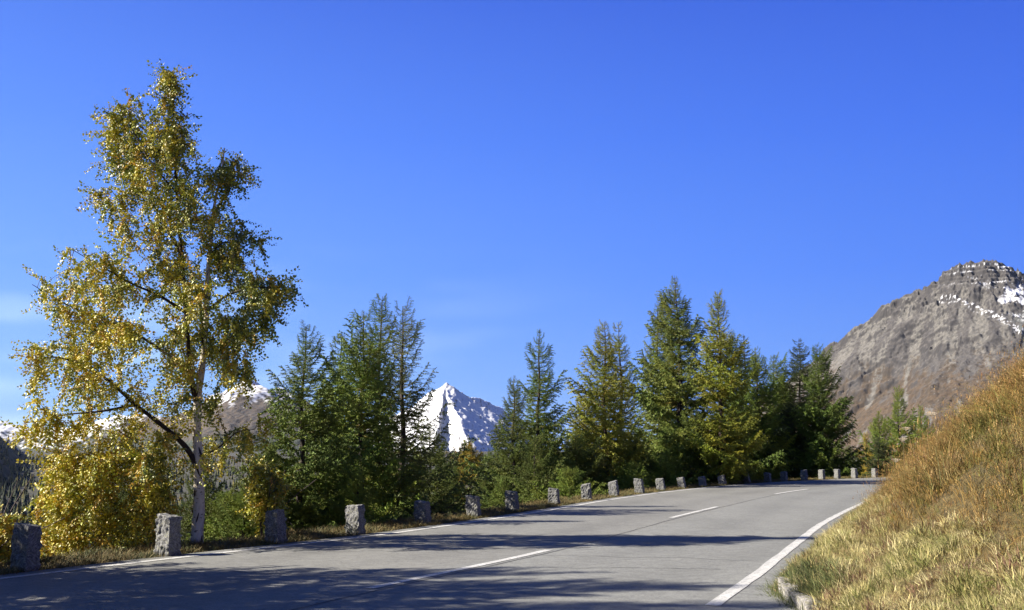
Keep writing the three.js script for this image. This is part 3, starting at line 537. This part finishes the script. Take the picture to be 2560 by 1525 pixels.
// grows twigs from limbs towards points spread through the crown's volume and hangs leaf strands on them
function leafCrown(o, limbs, env, zMid, deep, count, seed, strandsPer, gapCut, extra = []) {
  const R = rngOf(seed), nodes = [], tb = new Tubes(), ox = o.position.x, oy = o.position.y, oz = o.position.z;
  for (const l of limbs) l.forEach((p) => nodes.push(p));
  const ys = env.map((e) => e[0]), yTop = ys[0], yBot = ys.at(-1), span = (y) => { for (let i = 1; i < env.length; i++) if (y >= env[i][0]) { const t = (y - env[i][0]) / (env[i - 1][0] - env[i][0]); return [lerp(env[i][1], env[i - 1][1], t), lerp(env[i][2], env[i - 1][2], t)]; } return [env.at(-1)[1], env.at(-1)[2]]; };
  const pts = []; let guard = 0;
  pts.push(...extra);
  if (extra.length) for (const l of limbs.slice(1)) for (let k = 0; k < 7; k++) { const b = l[clamp(Math.floor(l.length * (0.55 + 0.46 * R())), 0, l.length - 1)]; pts.push(b.clone().add(V((R() - 0.5) * 0.5, (R() - 0.35) * 0.45, (R() - 0.5) * 0.5))); }
  while (pts.length < count + limbs.length * 7 && guard++ < count * 60) {
    const y = lerp(yBot, yTop, R()), [a, b] = span(y), x = lerp(-9.3, -3.8, R()); if (x < a || x > b) continue;
    const c = (a + b) / 2, h = (b - a) / 2, e = (x - c) / h, dz = Math.min(h * 0.95, deep) * Math.sqrt(Math.max(0, 1 - e * e * 0.85)), z = zMid + (R() * 2 - 1) * dz;
    if (n3(x * 0.75 + seed, y * 0.75, z * 0.6) < gapCut) continue;
    if (Math.abs(x + 5.64) < 0.32 && y < 2.9 && y > 0 && z < 17.95) continue;            // the lower trunk stands clear
    pts.push(V(x - ox, y - oy, -z - oz));
  }
  const near = (p) => { let b = null, bd = 1e9; for (const n of nodes) { const q = n.distanceToSquared(p) * (n.y > p.y + 0.15 ? 1.8 : 1); if (q < bd) { bd = q; b = n; } } return [b, Math.sqrt(bd)]; };
  pts.forEach((p) => { p.d = near(p)[1]; }); pts.sort((a, b) => a.d - b.d);
  const items = STRANDS.map(() => []), M = new THREE.Matrix4(), Q = new THREE.Quaternion(), E = new THREE.Euler();
  for (const p of pts) {
    const [n] = near(p), L = n.distanceTo(p); if (L < 0.02) continue;
    const mid = n.clone().lerp(p, 0.55).add(V((R() - 0.5) * 0.2 * L, 0.16 * L, (R() - 0.5) * 0.2 * L)), c = resample([n, mid, p], 6);
    tb.add(c, c.map((_, k) => Math.max(0.0035, (0.004 + 0.008 * Math.min(L, 1.2)) * (1 - k / 7))), 4);
    c.slice(2).forEach((q) => nodes.push(q));
    const X = p.x + ox, gold = clamp(0.46 + 0.09 * (-5.6 - X) - 0.03 * (p.y + oy - 3) + 0.35 * n3(p.x * 0.7, p.y * 0.7, p.z * 0.7 + 4), 0, 1);
    for (let k = 0; k < strandsPer; k++) {
      const t = 0.35 + 0.68 * R(), i = clamp(Math.floor(t * 6), 0, 5), q = c[i].clone().lerp(c[i + 1], clamp(t * 6 - i, 0, 1));
      const s = 0.6 + 0.75 * R(), tilt = R() < 0.3 ? 1.2 + R() : R() * 0.9;
      Q.setFromEuler(E.set(tilt, R() * 6.283, (R() - 0.5) * 0.5, 'YXZ')); M.compose(q, Q, V(s * 1.1, s, s * 1.1));
      const r = R(), v = 0.75 + 0.5 * R(), base = r < 0.12 * (0.4 + gold) ? [0.50, 0.32, 0.03] : r < gold ? [0.52, 0.44, 0.035] : r < gold + 0.32 ? [0.36, 0.365, 0.032] : [0.15, 0.18, 0.022];
      items[Math.floor(R() * 4)].push({ m: M.clone(), c: col(base[0] * v, base[1] * v, base[2] * v) });
    }
  }
  const tw = new THREE.Mesh(tb.geo(), twigMat); tw.name = 'twigs'; tw.userData.kind = 'stuff'; o.add(tw);
  items.forEach((l, k) => l.length > 8 && instanced('leaves', STRANDS[k], leafMat, l, o));
}
{
  const o = thing('birch_tree', -5.6, terrain(-5.6, 17.9), -17.9); const oy = o.position.y;
  tag(o, 'tall birch with white trunk and golden green autumn leaves by the road', 'birch');
  const P = (l) => l.map(([x, y, z]) => V(x + 5.6, y - oy, -z + 17.9));
  const trunkPts = P([[-5.59, oy - 0.25, 17.9], [-5.6, 0.1, 17.9], [-5.59, 0.66, 17.9], [-5.64, 1.39, 17.9], [-5.69, 2.05, 17.9], [-5.7, 2.64, 17.9], [-5.64, 3.24, 17.9], [-5.62, 3.99, 17.9], [-5.64, 4.77, 17.95], [-5.63, 5.48, 18], [-5.59, 6.19, 18], [-5.49, 6.82, 18], [-5.45, 7.3, 18]]);
  const stem = P([[-5.69, 2.42, 17.9], [-5.84, 3.08, 17.8], [-5.91, 3.82, 17.75], [-6, 4.72, 17.7], [-6.12, 5.64, 17.7], [-6.24, 6.52, 17.75], [-6.34, 7.4, 17.8], [-6.42, 8.16, 17.9], [-6.5, 8.75, 17.9]]);
  const birchBark = noiseTexture(512, (u, v) => {                     // white bark with dark lens marks and scars
    const a = n3(Math.cos(u * 6.283) * 0.8, Math.sin(u * 6.283) * 0.8, v * 46), b = tile(u, v, 10), c = tile(u, v, 5, 7);
    const mark = a > 0.7 ? 1 : 0, scar = sstep(0.56, 0.62, c + 0.2 * b), k = 226 + 16 * b - mark * 110; return [lerp(k, 40, scar), lerp(k * 0.965, 34, scar), lerp(k * 0.91, 30, scar)];
  });
  birchBark.repeat.set(1, 0.45);
  const white = std({ color: col(0.62, 0.60, 0.56), map: birchBark, roughness: 0.8 });
  const tb = new Tubes(), tp = resample(trunkPts, 46); tb.add(tp, tp.map((p, k) => { const t = k / 46; return lerp(0.125, 0.012, Math.pow(t, 0.75)) + 0.06 * Math.exp(-t * 26); }), 14, 0.10, 3);
  const tm = new THREE.Mesh(tb.geo(), white); tm.name = 'trunk'; o.add(tm);
  const limbBark = std({ color: col(0.08, 0.06, 0.052), map: barkMap });
  const defs = [
    [stem, 0.06], [P([[-5.66, 1.39, 17.9], [-5.84, 1.71, 17.75], [-6.17, 2.04, 17.6], [-6.63, 2.43, 17.4], [-7.12, 2.89, 17.2], [-7.63, 3.17, 17.1], [-8.09, 3.23, 17], [-8.43, 3.01, 17]]), 0.06],
    [P([[-6.63, 2.43, 17.4], [-7.16, 2.32, 17.3], [-7.92, 2.25, 17.4], [-8.61, 2.11, 17.5]]), 0.03], [P([[-5.85, 3.08, 17.8], [-6.5, 3.48, 18.1], [-7.21, 3.89, 18.3], [-7.88, 4.14, 18.4], [-8.52, 4.41, 18.4], [-9.1, 4.75, 18.4]]), 0.036],
    [P([[-5.97, 4.13, 17.77], [-6.3, 4.37, 17.4], [-6.71, 4.55, 17.1], [-7.19, 4.82, 17], [-7.72, 5.12, 17]]), 0.032], [P([[-6.06, 5.18, 17.7], [-6.5, 5.8, 18], [-6.95, 6.5, 18.1], [-7.4, 7.0, 18.2], [-7.6, 7.5, 18.2]]), 0.03],
    [P([[-6.22, 6.36, 17.75], [-6.61, 6.84, 17.5], [-6.95, 7.38, 17.5], [-7.3, 8.0, 17.5]]), 0.022], [P([[-5.62, 4.15, 17.9], [-5.18, 4.4, 17.6], [-4.68, 4.52, 17.4], [-4.29, 4.51, 17.3], [-3.95, 4.51, 17.3]]), 0.03],
    [P([[-5.63, 3.31, 17.9], [-5.35, 3.66, 18.3], [-4.93, 3.98, 18.4], [-4.62, 4.22, 18.4]]), 0.03], [P([[-5.64, 1.53, 17.9], [-5.18, 1.68, 17.5], [-4.8, 1.96, 17.4], [-4.49, 2, 17.3]]), 0.028],
    [P([[-5.63, 5.24, 17.98], [-5.35, 5.46, 17.9], [-4.97, 5.36, 17.8], [-4.72, 5.47, 17.8]]), 0.018], [P([[-5.6, 6.03, 18], [-5.39, 6.59, 18.3], [-5.24, 6.95, 18.4]]), 0.02],
    [P([[-5.68, 2.0, 17.9], [-5.9, 2.6, 18.5], [-6.3, 3.3, 19.0], [-6.6, 4.0, 19.2]]), 0.035], [P([[-5.66, 3.5, 17.9], [-5.5, 4.1, 17.2], [-5.6, 4.8, 16.8]]), 0.028], [P([[-5.92, 4.0, 17.75], [-6.3, 4.7, 18.4], [-6.5, 5.4, 18.7]]), 0.026],
  ];
  const limbs = [tp.filter((p, k) => k > 9)];
  for (const [pts, r] of defs) { const c = resample(pts, pts.length * 5), b = new Tubes(), n = c.length; b.add(c, c.map((_, k) => lerp(r, 0.006, Math.pow(k / (n - 1), 0.8))), 8, 0.12, r * 900); const m = new THREE.Mesh(b.geo(), r >= 0.06 && pts === stem ? limbBark : limbBark); m.name = 'limb'; o.add(m); limbs.push(c); }
  const env = [[8.80, -6.54, -6.46], [8.5, -6.62, -6.38], [8.15, -6.78, -6.32], [7.95, -7.4, -6.25], [7.6, -7.6, -6.1], [7.3, -7.65, -5.85], [7.1, -7.68, -5.45], [6.9, -7.7, -5.3], [6.32, -7.7, -5.12], [5.85, -7.5, -5.05], [5.55, -7.6, -5.05], [5.4, -8.0, -4.95], [5.07, -8.05, -5.0], [4.85, -8.1, -4.85], [4.68, -8.65, -4.08], [4.3, -8.65, -4.15], [3.84, -8.45, -4.4], [3.39, -8.6, -4.6], [2.94, -8.65, -4.65], [2.6, -8.5, -4.95], [2.3, -8.6, -5.1], [1.97, -8.65, -4.85], [1.6, -8.2, -4.75], [1.35, -7.9, -4.65]];
  const RT = rngOf(79), spire = [];                                   // foliage all along the leader and the second stem's tip
  for (let k = 0; k < 34; k++) { const t = RT(), w = lerp(0.34, 0.07, t); spire.push(limbs[1][Math.min(limbs[1].length - 1, Math.floor(limbs[1].length * lerp(0.72, 1, t)))].clone().add(V((RT() - 0.62) * 2 * w, (RT() - 0.4) * 0.2, (RT() - 0.5) * 2 * w))); }
  for (let k = 0; k < 12; k++) spire.push(tp[Math.floor(lerp(38, 46, RT()))].clone().add(V((RT() - 0.5) * 0.5, (RT() - 0.4) * 0.25, (RT() - 0.5) * 0.5)));
  leafCrown(o, limbs, env, 17.75, 1.55, 570, 77, 8, -0.14, spire);
}
function shrub(x, z, env, zMid, deep, count, seed, label) {
  const y = terrain(x, z), o = thing('birch_shrub', x, y, -z); tag(o, label, 'shrub');
  const R = rngOf(seed), limbs = [];
  for (let k = 0; k < 9; k++) {
    const a = R() * 6.283, h = 0.7 + 0.9 * R(), s = 0.35 + 0.6 * R(), pts = [V(0.06 * Math.cos(a), -0.15, 0.06 * Math.sin(a)), V(s * 0.35 * Math.cos(a), h * 0.5, s * 0.3 * Math.sin(a)), V(s * 1.2 * Math.cos(a), h, s * 0.8 * Math.sin(a))], c = resample(pts, 12), b = new Tubes();
    b.add(c, c.map((_, i) => lerp(0.018, 0.005, i / 12)), 6); const m = new THREE.Mesh(b.geo(), twigMat); m.name = 'stem'; o.add(m); limbs.push(c);
  }
  leafCrown(o, limbs, env, zMid, deep, count, seed, 8, -0.5);
}
shrub(-7.3, 17.3, [[1.6, -7.9, -6.5], [1.35, -8.0, -6.1], [1.02, -8.05, -5.95], [0.59, -8.1, -5.95], [0.23, -8.15, -6.0], [-0.05, -8.3, -6.15], [-0.3, -8.2, -6.3]], 17.3, 0.95, 150, 81, 'golden yellow birch shrub between the first two guard stones');
shrub(-4.72, 19.3, [[1.35, -5.0, -4.5], [1.1, -5.05, -4.4], [0.7, -4.95, -4.4], [0.4, -4.85, -4.5]], 19.3, 0.3, 11, 83, 'small hanging golden birch shrub right of the birch trunk');
shrub(-7.75, 14.95, [[0.72, -8.6, -7.45], [0.3, -8.7, -7.3], [-0.1, -8.7, -7.2]], 14.95, 0.5, 26, 85, 'yellow-green shrub at the left picture edge behind the nearest guard stone');

// ---------------------------------------------------------------- grass
function tuftGeometry(seed, o) {                                      // blades in a clump about one unit tall
  const R = rngOf(seed), pos = [], colr = [], idx = [];
  for (let k = 0; k < o.blades; k++) {
    const a = R() * 6.283, r = o.foot * Math.sqrt(R()), bx = r * Math.cos(a), bz = r * Math.sin(a), h = 0.55 + 0.6 * R(), lean = o.lean * (0.3 + R()), la = a + (R() - 0.5) * 2, w = o.width * (0.7 + 0.6 * R()), wx = -Math.sin(la + 1.2 * R()), wz = Math.cos(la), s = pos.length / 3, v = 0.7 + 0.6 * R(), seg = o.seg;
    for (let q = 0; q <= seg; q++) { const t = q / seg, y = h * (t - 0.35 * lean * t * t), d = lean * t * t * h, ww = w * (1 - t * 0.85), c = v * (o.tip && t === 1 ? 1.15 : 1); pos.push(bx + Math.cos(la) * d - wx * ww, y, bz + Math.sin(la) * d - wz * ww, bx + Math.cos(la) * d + wx * ww, y, bz + Math.sin(la) * d + wz * ww); colr.push(c, c, c, c, c, c); if (q) { const p = s + q * 2; idx.push(p - 2, p - 1, p + 1, p - 2, p + 1, p); } }
    if (o.heads && R() < o.heads) {                                   // a feathery seed head at the tip
      const tx = bx + Math.cos(la) * lean * h, tz = bz + Math.sin(la) * lean * h, ty = h * (1 - 0.35 * lean);
      for (let q = 0; q < 4; q++) { const y = ty - 0.05 * q, dx = (R() - 0.5) * 0.035, dz = (R() - 0.5) * 0.035, p = pos.length / 3; pos.push(tx, y, tz, tx + dx, y + 0.05, tz + dz, tx + dx * 0.4, y + 0.06, tz - dz * 0.4); for (let c = 0; c < 3; c++) colr.push(1.2, 1.05, 1.05); idx.push(p, p + 1, p + 2); }
    }
  }
  return geom(pos, idx, null, colr);
}
const TALL = [301, 302, 303, 304].map((s) => tuftGeometry(s, { blades: 26, foot: 0.34, lean: 1.0, width: 0.0075, seg: 3, heads: 0.3, tip: 1 }));
const SHORT = [311, 312, 313].map((s) => tuftGeometry(s, { blades: 26, foot: 0.75, lean: 1.0, width: 0.028, seg: 2 }));
const grassMat = std({ vertexColors: true, roughness: 0.75, side: THREE.DoubleSide });
const footAt = (i) => FOOT[clamp(i, 0, FOOT.length - 1)];
function scatter(count, seed, pick) {
  const R = rngOf(seed), out = []; let guard = 0;
  while (out.length < count && guard++ < count * 30) { const t = pick(R); if (t) out.push(t); }
  return out;
}
function putGrass(name, shapes, items, label) {
  const g = new THREE.Group(); g.name = numbered(name); g.userData.kind = 'stuff'; tag(g, label, 'grass'); scene.add(g);
  shapes.forEach((s, k) => instanced('blades', s, grassMat, items.filter((_, i) => i % shapes.length === k), g));
}
const Mx = new THREE.Matrix4(), Qx = new THREE.Quaternion(), Ex = new THREE.Euler();
function tuftAt(X, Z, h, wide, R, c, tilt = 0.25) {
  Qx.setFromEuler(Ex.set((R() - 0.5) * tilt, R() * 6.283, (R() - 0.5) * tilt)); Mx.compose(V(X, terrain(X, Z) - 0.02, -Z), Qx, V(h * wide, h, h * wide)); return { m: Mx.clone(), c };
}
{
  // points on the bank by distance along its foot (denser near the camera) and distance up the slope
  const i0 = FOOT.findIndex((p) => p[1] > 2.5), i1 = FOOT.findIndex((p) => p[1] > 62);
  const onBank = (R, dMax, bias) => { const u = Math.pow(R(), bias), i = Math.floor(lerp(i0, i1, u)), a = footAt(i), b = footAt(i + 1), l = Math.hypot(b[0] - a[0], b[1] - a[1]), f = R(), d = dMax * R(), X = lerp(a[0], b[0], f) + d * (b[1] - a[1]) / l, Z = lerp(a[1], b[1], f) - d * (b[0] - a[0]) / l; return [X, Z, signedRight(FOOT, X, Z)]; };
  const tall = scatter(55000, 401, (R) => {
    const [X, Z, d] = onBank(R, 9, 1.7), edge = mownWidth(Z) + 0.35 * fbm(X * 0.7, Z * 0.7, 2);
    if (d < edge) return null;
    const p = fbm(X * 0.45, Z * 0.45, 3), q = fbm(X * 1.7 + 5, Z * 1.7, 2), s = fbm(X * 2.9 + 1, Z * 2.9 + 7, 2), r = R(), v = 0.7 + 0.5 * R();
    if (s < -0.32 && R() < 0.75) return null;                         // thin places where the soil shows
    const c = r < 0.12 + 0.6 * sstep(0.12, 0.5, p + 0.35 * q) ? [0.110, 0.105, 0.016] : r < 0.24 ? [0.11, 0.05, 0.018] : r < 0.62 ? [0.165, 0.098, 0.018] : r < 0.90 ? [0.215, 0.132, 0.026] : [0.32, 0.235, 0.085];
    const h = (0.14 + 0.09 * R()) * (0.8 + 0.7 * sstep(-0.3, 0.45, s + 0.4 * q)) + (R() < 0.04 ? 0.12 : 0);
    return tuftAt(X, Z, h * (0.5 + 0.5 * sstep(0, 0.8, d - edge)), 1.1 + 0.6 * R(), R, col(c[0] * v, c[1] * v, c[2] * v), 0.4 + 0.8 * sstep(0.1, 0.4, q));
  });
  putGrass('tall_grass', TALL, tall, 'tall golden brown dry grass on the upper bank');
  const mown = scatter(30000, 403, (R) => {
    const [X, Z, d] = onBank(R, 3.0, 1.9), edge = mownWidth(Z) + 0.35 * fbm(X * 0.7, Z * 0.7, 2);
    if (d < 0.02 + 0.14 * (n2(X * 2.1, Z * 2.1) * 0.5 + 0.5) - 0.08 || d > edge + 0.25) return null;
    const q = fbm(X * 1.1 + 5, Z * 1.1, 3), s = fbm(X * 3.3 + 9, Z * 3.3, 2), r = R() + 0.6 * q, v = 0.72 + 0.45 * R();
    if (s < -0.38 && R() < 0.6) return null;
    const c = r < 0.28 ? [0.17, 0.175, 0.042] : r < 0.60 ? [0.385, 0.325, 0.125] : r < 0.84 ? [0.47, 0.41, 0.20] : r < 0.95 ? [0.22, 0.15, 0.055] : [0.15, 0.075, 0.045];
    return tuftAt(X, Z, (0.06 + 0.055 * R()) * (0.8 + 0.8 * sstep(0.0, 0.5, s)), 1.0, R, col(c[0] * v, c[1] * v, c[2] * v), 0.9);
  });
  putGrass('mown_grass', SHORT, mown, 'short pale straw coloured mown grass along the bank foot');
  // verge under the guard stones
  const l0 = LEFT.findIndex((p) => p[1] > 8), l1 = LEFT.findIndex((p) => p[1] > 64);
  const verge = scatter(15000, 405, (R) => {
    const i = Math.floor(lerp(l0, l1, Math.pow(R(), 1.4))), a = LEFT[i], b = LEFT[i + 1], l = Math.hypot(b[0] - a[0], b[1] - a[1]), f = R(), d = 0.30 + 2.6 * Math.pow(R(), 1.3), X = lerp(a[0], b[0], f) - d * (b[1] - a[1]) / l, Z = lerp(a[1], b[1], f) + d * (b[0] - a[0]) / l;
    if (d < 0.42 + 0.14 * n2(X * 1.3, Z * 1.3)) return null;
    const q = fbm(X * 0.8, Z * 0.8, 3), r = R() + 0.5 * q, v = 0.75 + 0.45 * R(), c = r < 0.35 ? [0.060, 0.072, 0.015] : r < 0.8 ? [0.141, 0.099, 0.026] : [0.192, 0.138, 0.042];
    return tuftAt(X, Z, 0.075 + 0.09 * R() + 0.04 * sstep(0.8, 1.6, d), 1.0, R, col(c[0] * v, c[1] * v, c[2] * v), 0.5);
  });
  putGrass('verge_grass', SHORT, verge, 'low brownish green grass verge beneath the guard stones');
  // leafy weeds round the kerb stones
  const weeds = scatter(260, 407, (R) => { const X = 3.22 + (R() - 0.5) * 0.5, Z = 10.3 + 1.9 * R(); if (signedRight(FOOT, X, Z) < -0.15) return null; const v = 0.8 + 0.5 * R(); return tuftAt(X, Z, 0.10 + 0.08 * R(), 1.1, R, col(0.07 * v, 0.085 * v, 0.02 * v), 0.9); });
  putGrass('kerb_weeds', SHORT, weeds, 'dark green weeds growing round the kerb stones');
}
// dried umbel flowers standing on the crest of the bank
{
  const stalkMat = std({ color: col(0.14, 0.10, 0.05) }), headMat = std({ color: col(0.30, 0.25, 0.18) }), R = rngOf(91);
  const spots = [[5.5, 14.0, 0.68, 'dried white umbel flower on tall stalk, leftmost on the bank crest'], [5.8, 14.3, 0.72, 'dried umbel flower, second on the bank crest'], [6.0, 14.4, 0.80, 'dried brownish umbel flower, highest of those on the bank crest'], [6.25, 14.6, 0.68, 'dried pale umbel flower, rightmost on the bank crest'], [5.42, 13.9, 0.45, 'short dried umbel flower nearest to the road bend']];
  for (const [X, Z, h, label] of spots) {
    const y = terrain(X, Z), o = thing('dried_umbel', X, y, -Z); tag(o, label, 'flower', 'dried umbels on the bank');
    const st = new Tubes(), lean = (R() - 0.6) * 0.2; st.add([V(0, -0.05, 0), V(lean * 0.3, h * 0.6, 0.02), V(lean, h, 0)], [0.003, 0.003, 0.002], 5); const sm = new THREE.Mesh(st.geo(), stalkMat); sm.name = 'stalk'; o.add(sm);
    const hd = new Tubes(); for (let k = 0; k < 22; k++) { const a = k * 2.4, r = 0.06 * Math.sqrt(k / 22), e = V(lean + r * Math.cos(a), h + 0.045 - r * 0.25, r * Math.sin(a)); hd.add([V(lean, h - 0.01, 0), e], [0.0015, 0.0015], 3); hd.add([e, e.clone().add(V(0, 0.008, 0))], [0.006, 0.005], 5); }
    const hm = new THREE.Mesh(hd.geo(), headMat); hm.name = 'flower_head'; o.add(hm);
  }
}
// ---------------------------------------------------------------- woods on the far valley slope
{
  const R = rngOf(95), tb = [];
  for (let k = 0; k < 5; k++) { const c = new THREE.ConeGeometry(0.30 * (1 - k * 0.17), 0.36, 7, 1, true); const p = c.attributes.position; for (let i = 0; i < p.count; i++) if (p.getY(i) < 0) p.setXYZ(i, p.getX(i) * (0.75 + 0.5 * R()), p.getY(i) + 0.08 * (R() - 0.5), p.getZ(i) * (0.75 + 0.5 * R())); c.translate(0, 0.24 + k * 0.16, 0); tb.push(c); }
  const far = mergeGeometries(tb); far.computeVertexNormals();
  const items = scatter(9000, 409, (Rr) => {
    const Z = lerp(260, 2600, Math.pow(Rr(), 1.6)), X = -Z * lerp(-0.02, 0.70, Rr()), y = Math.max(slopeHeight(X, Z), terrain(X, Z)), f = fbm(X * 0.01, Z * 0.01, 4), r = Rr();
    if (X < -1780 || f > 0.22) return null;
    const h = 9 + 9 * Rr(), v = 0.7 + 0.6 * Rr(), c = r < 0.2 ? [0.096, 0.084, 0.016] : r < 0.5 ? [0.045, 0.054, 0.016] : [0.019, 0.028, 0.012];
    Mx.compose(V(X, y - 0.5, -Z), Qx.setFromEuler(Ex.set(0, Rr() * 6, 0)), V(h * 0.8, h, h * 0.8)); return { m: Mx.clone(), c: col(c[0] * v, c[1] * v, c[2] * v) };
  });
  const o = instanced('distant_forest', far, std({ roughness: 0.95 }), items, scene); tag(o, 'dark mixed forest covering the shaded valley slope at the left', 'forest');
}

scene.traverse((o) => { if (o.isMesh) { o.castShadow = true; o.receiveShadow = true; } });
renderer.render(scene, camera);
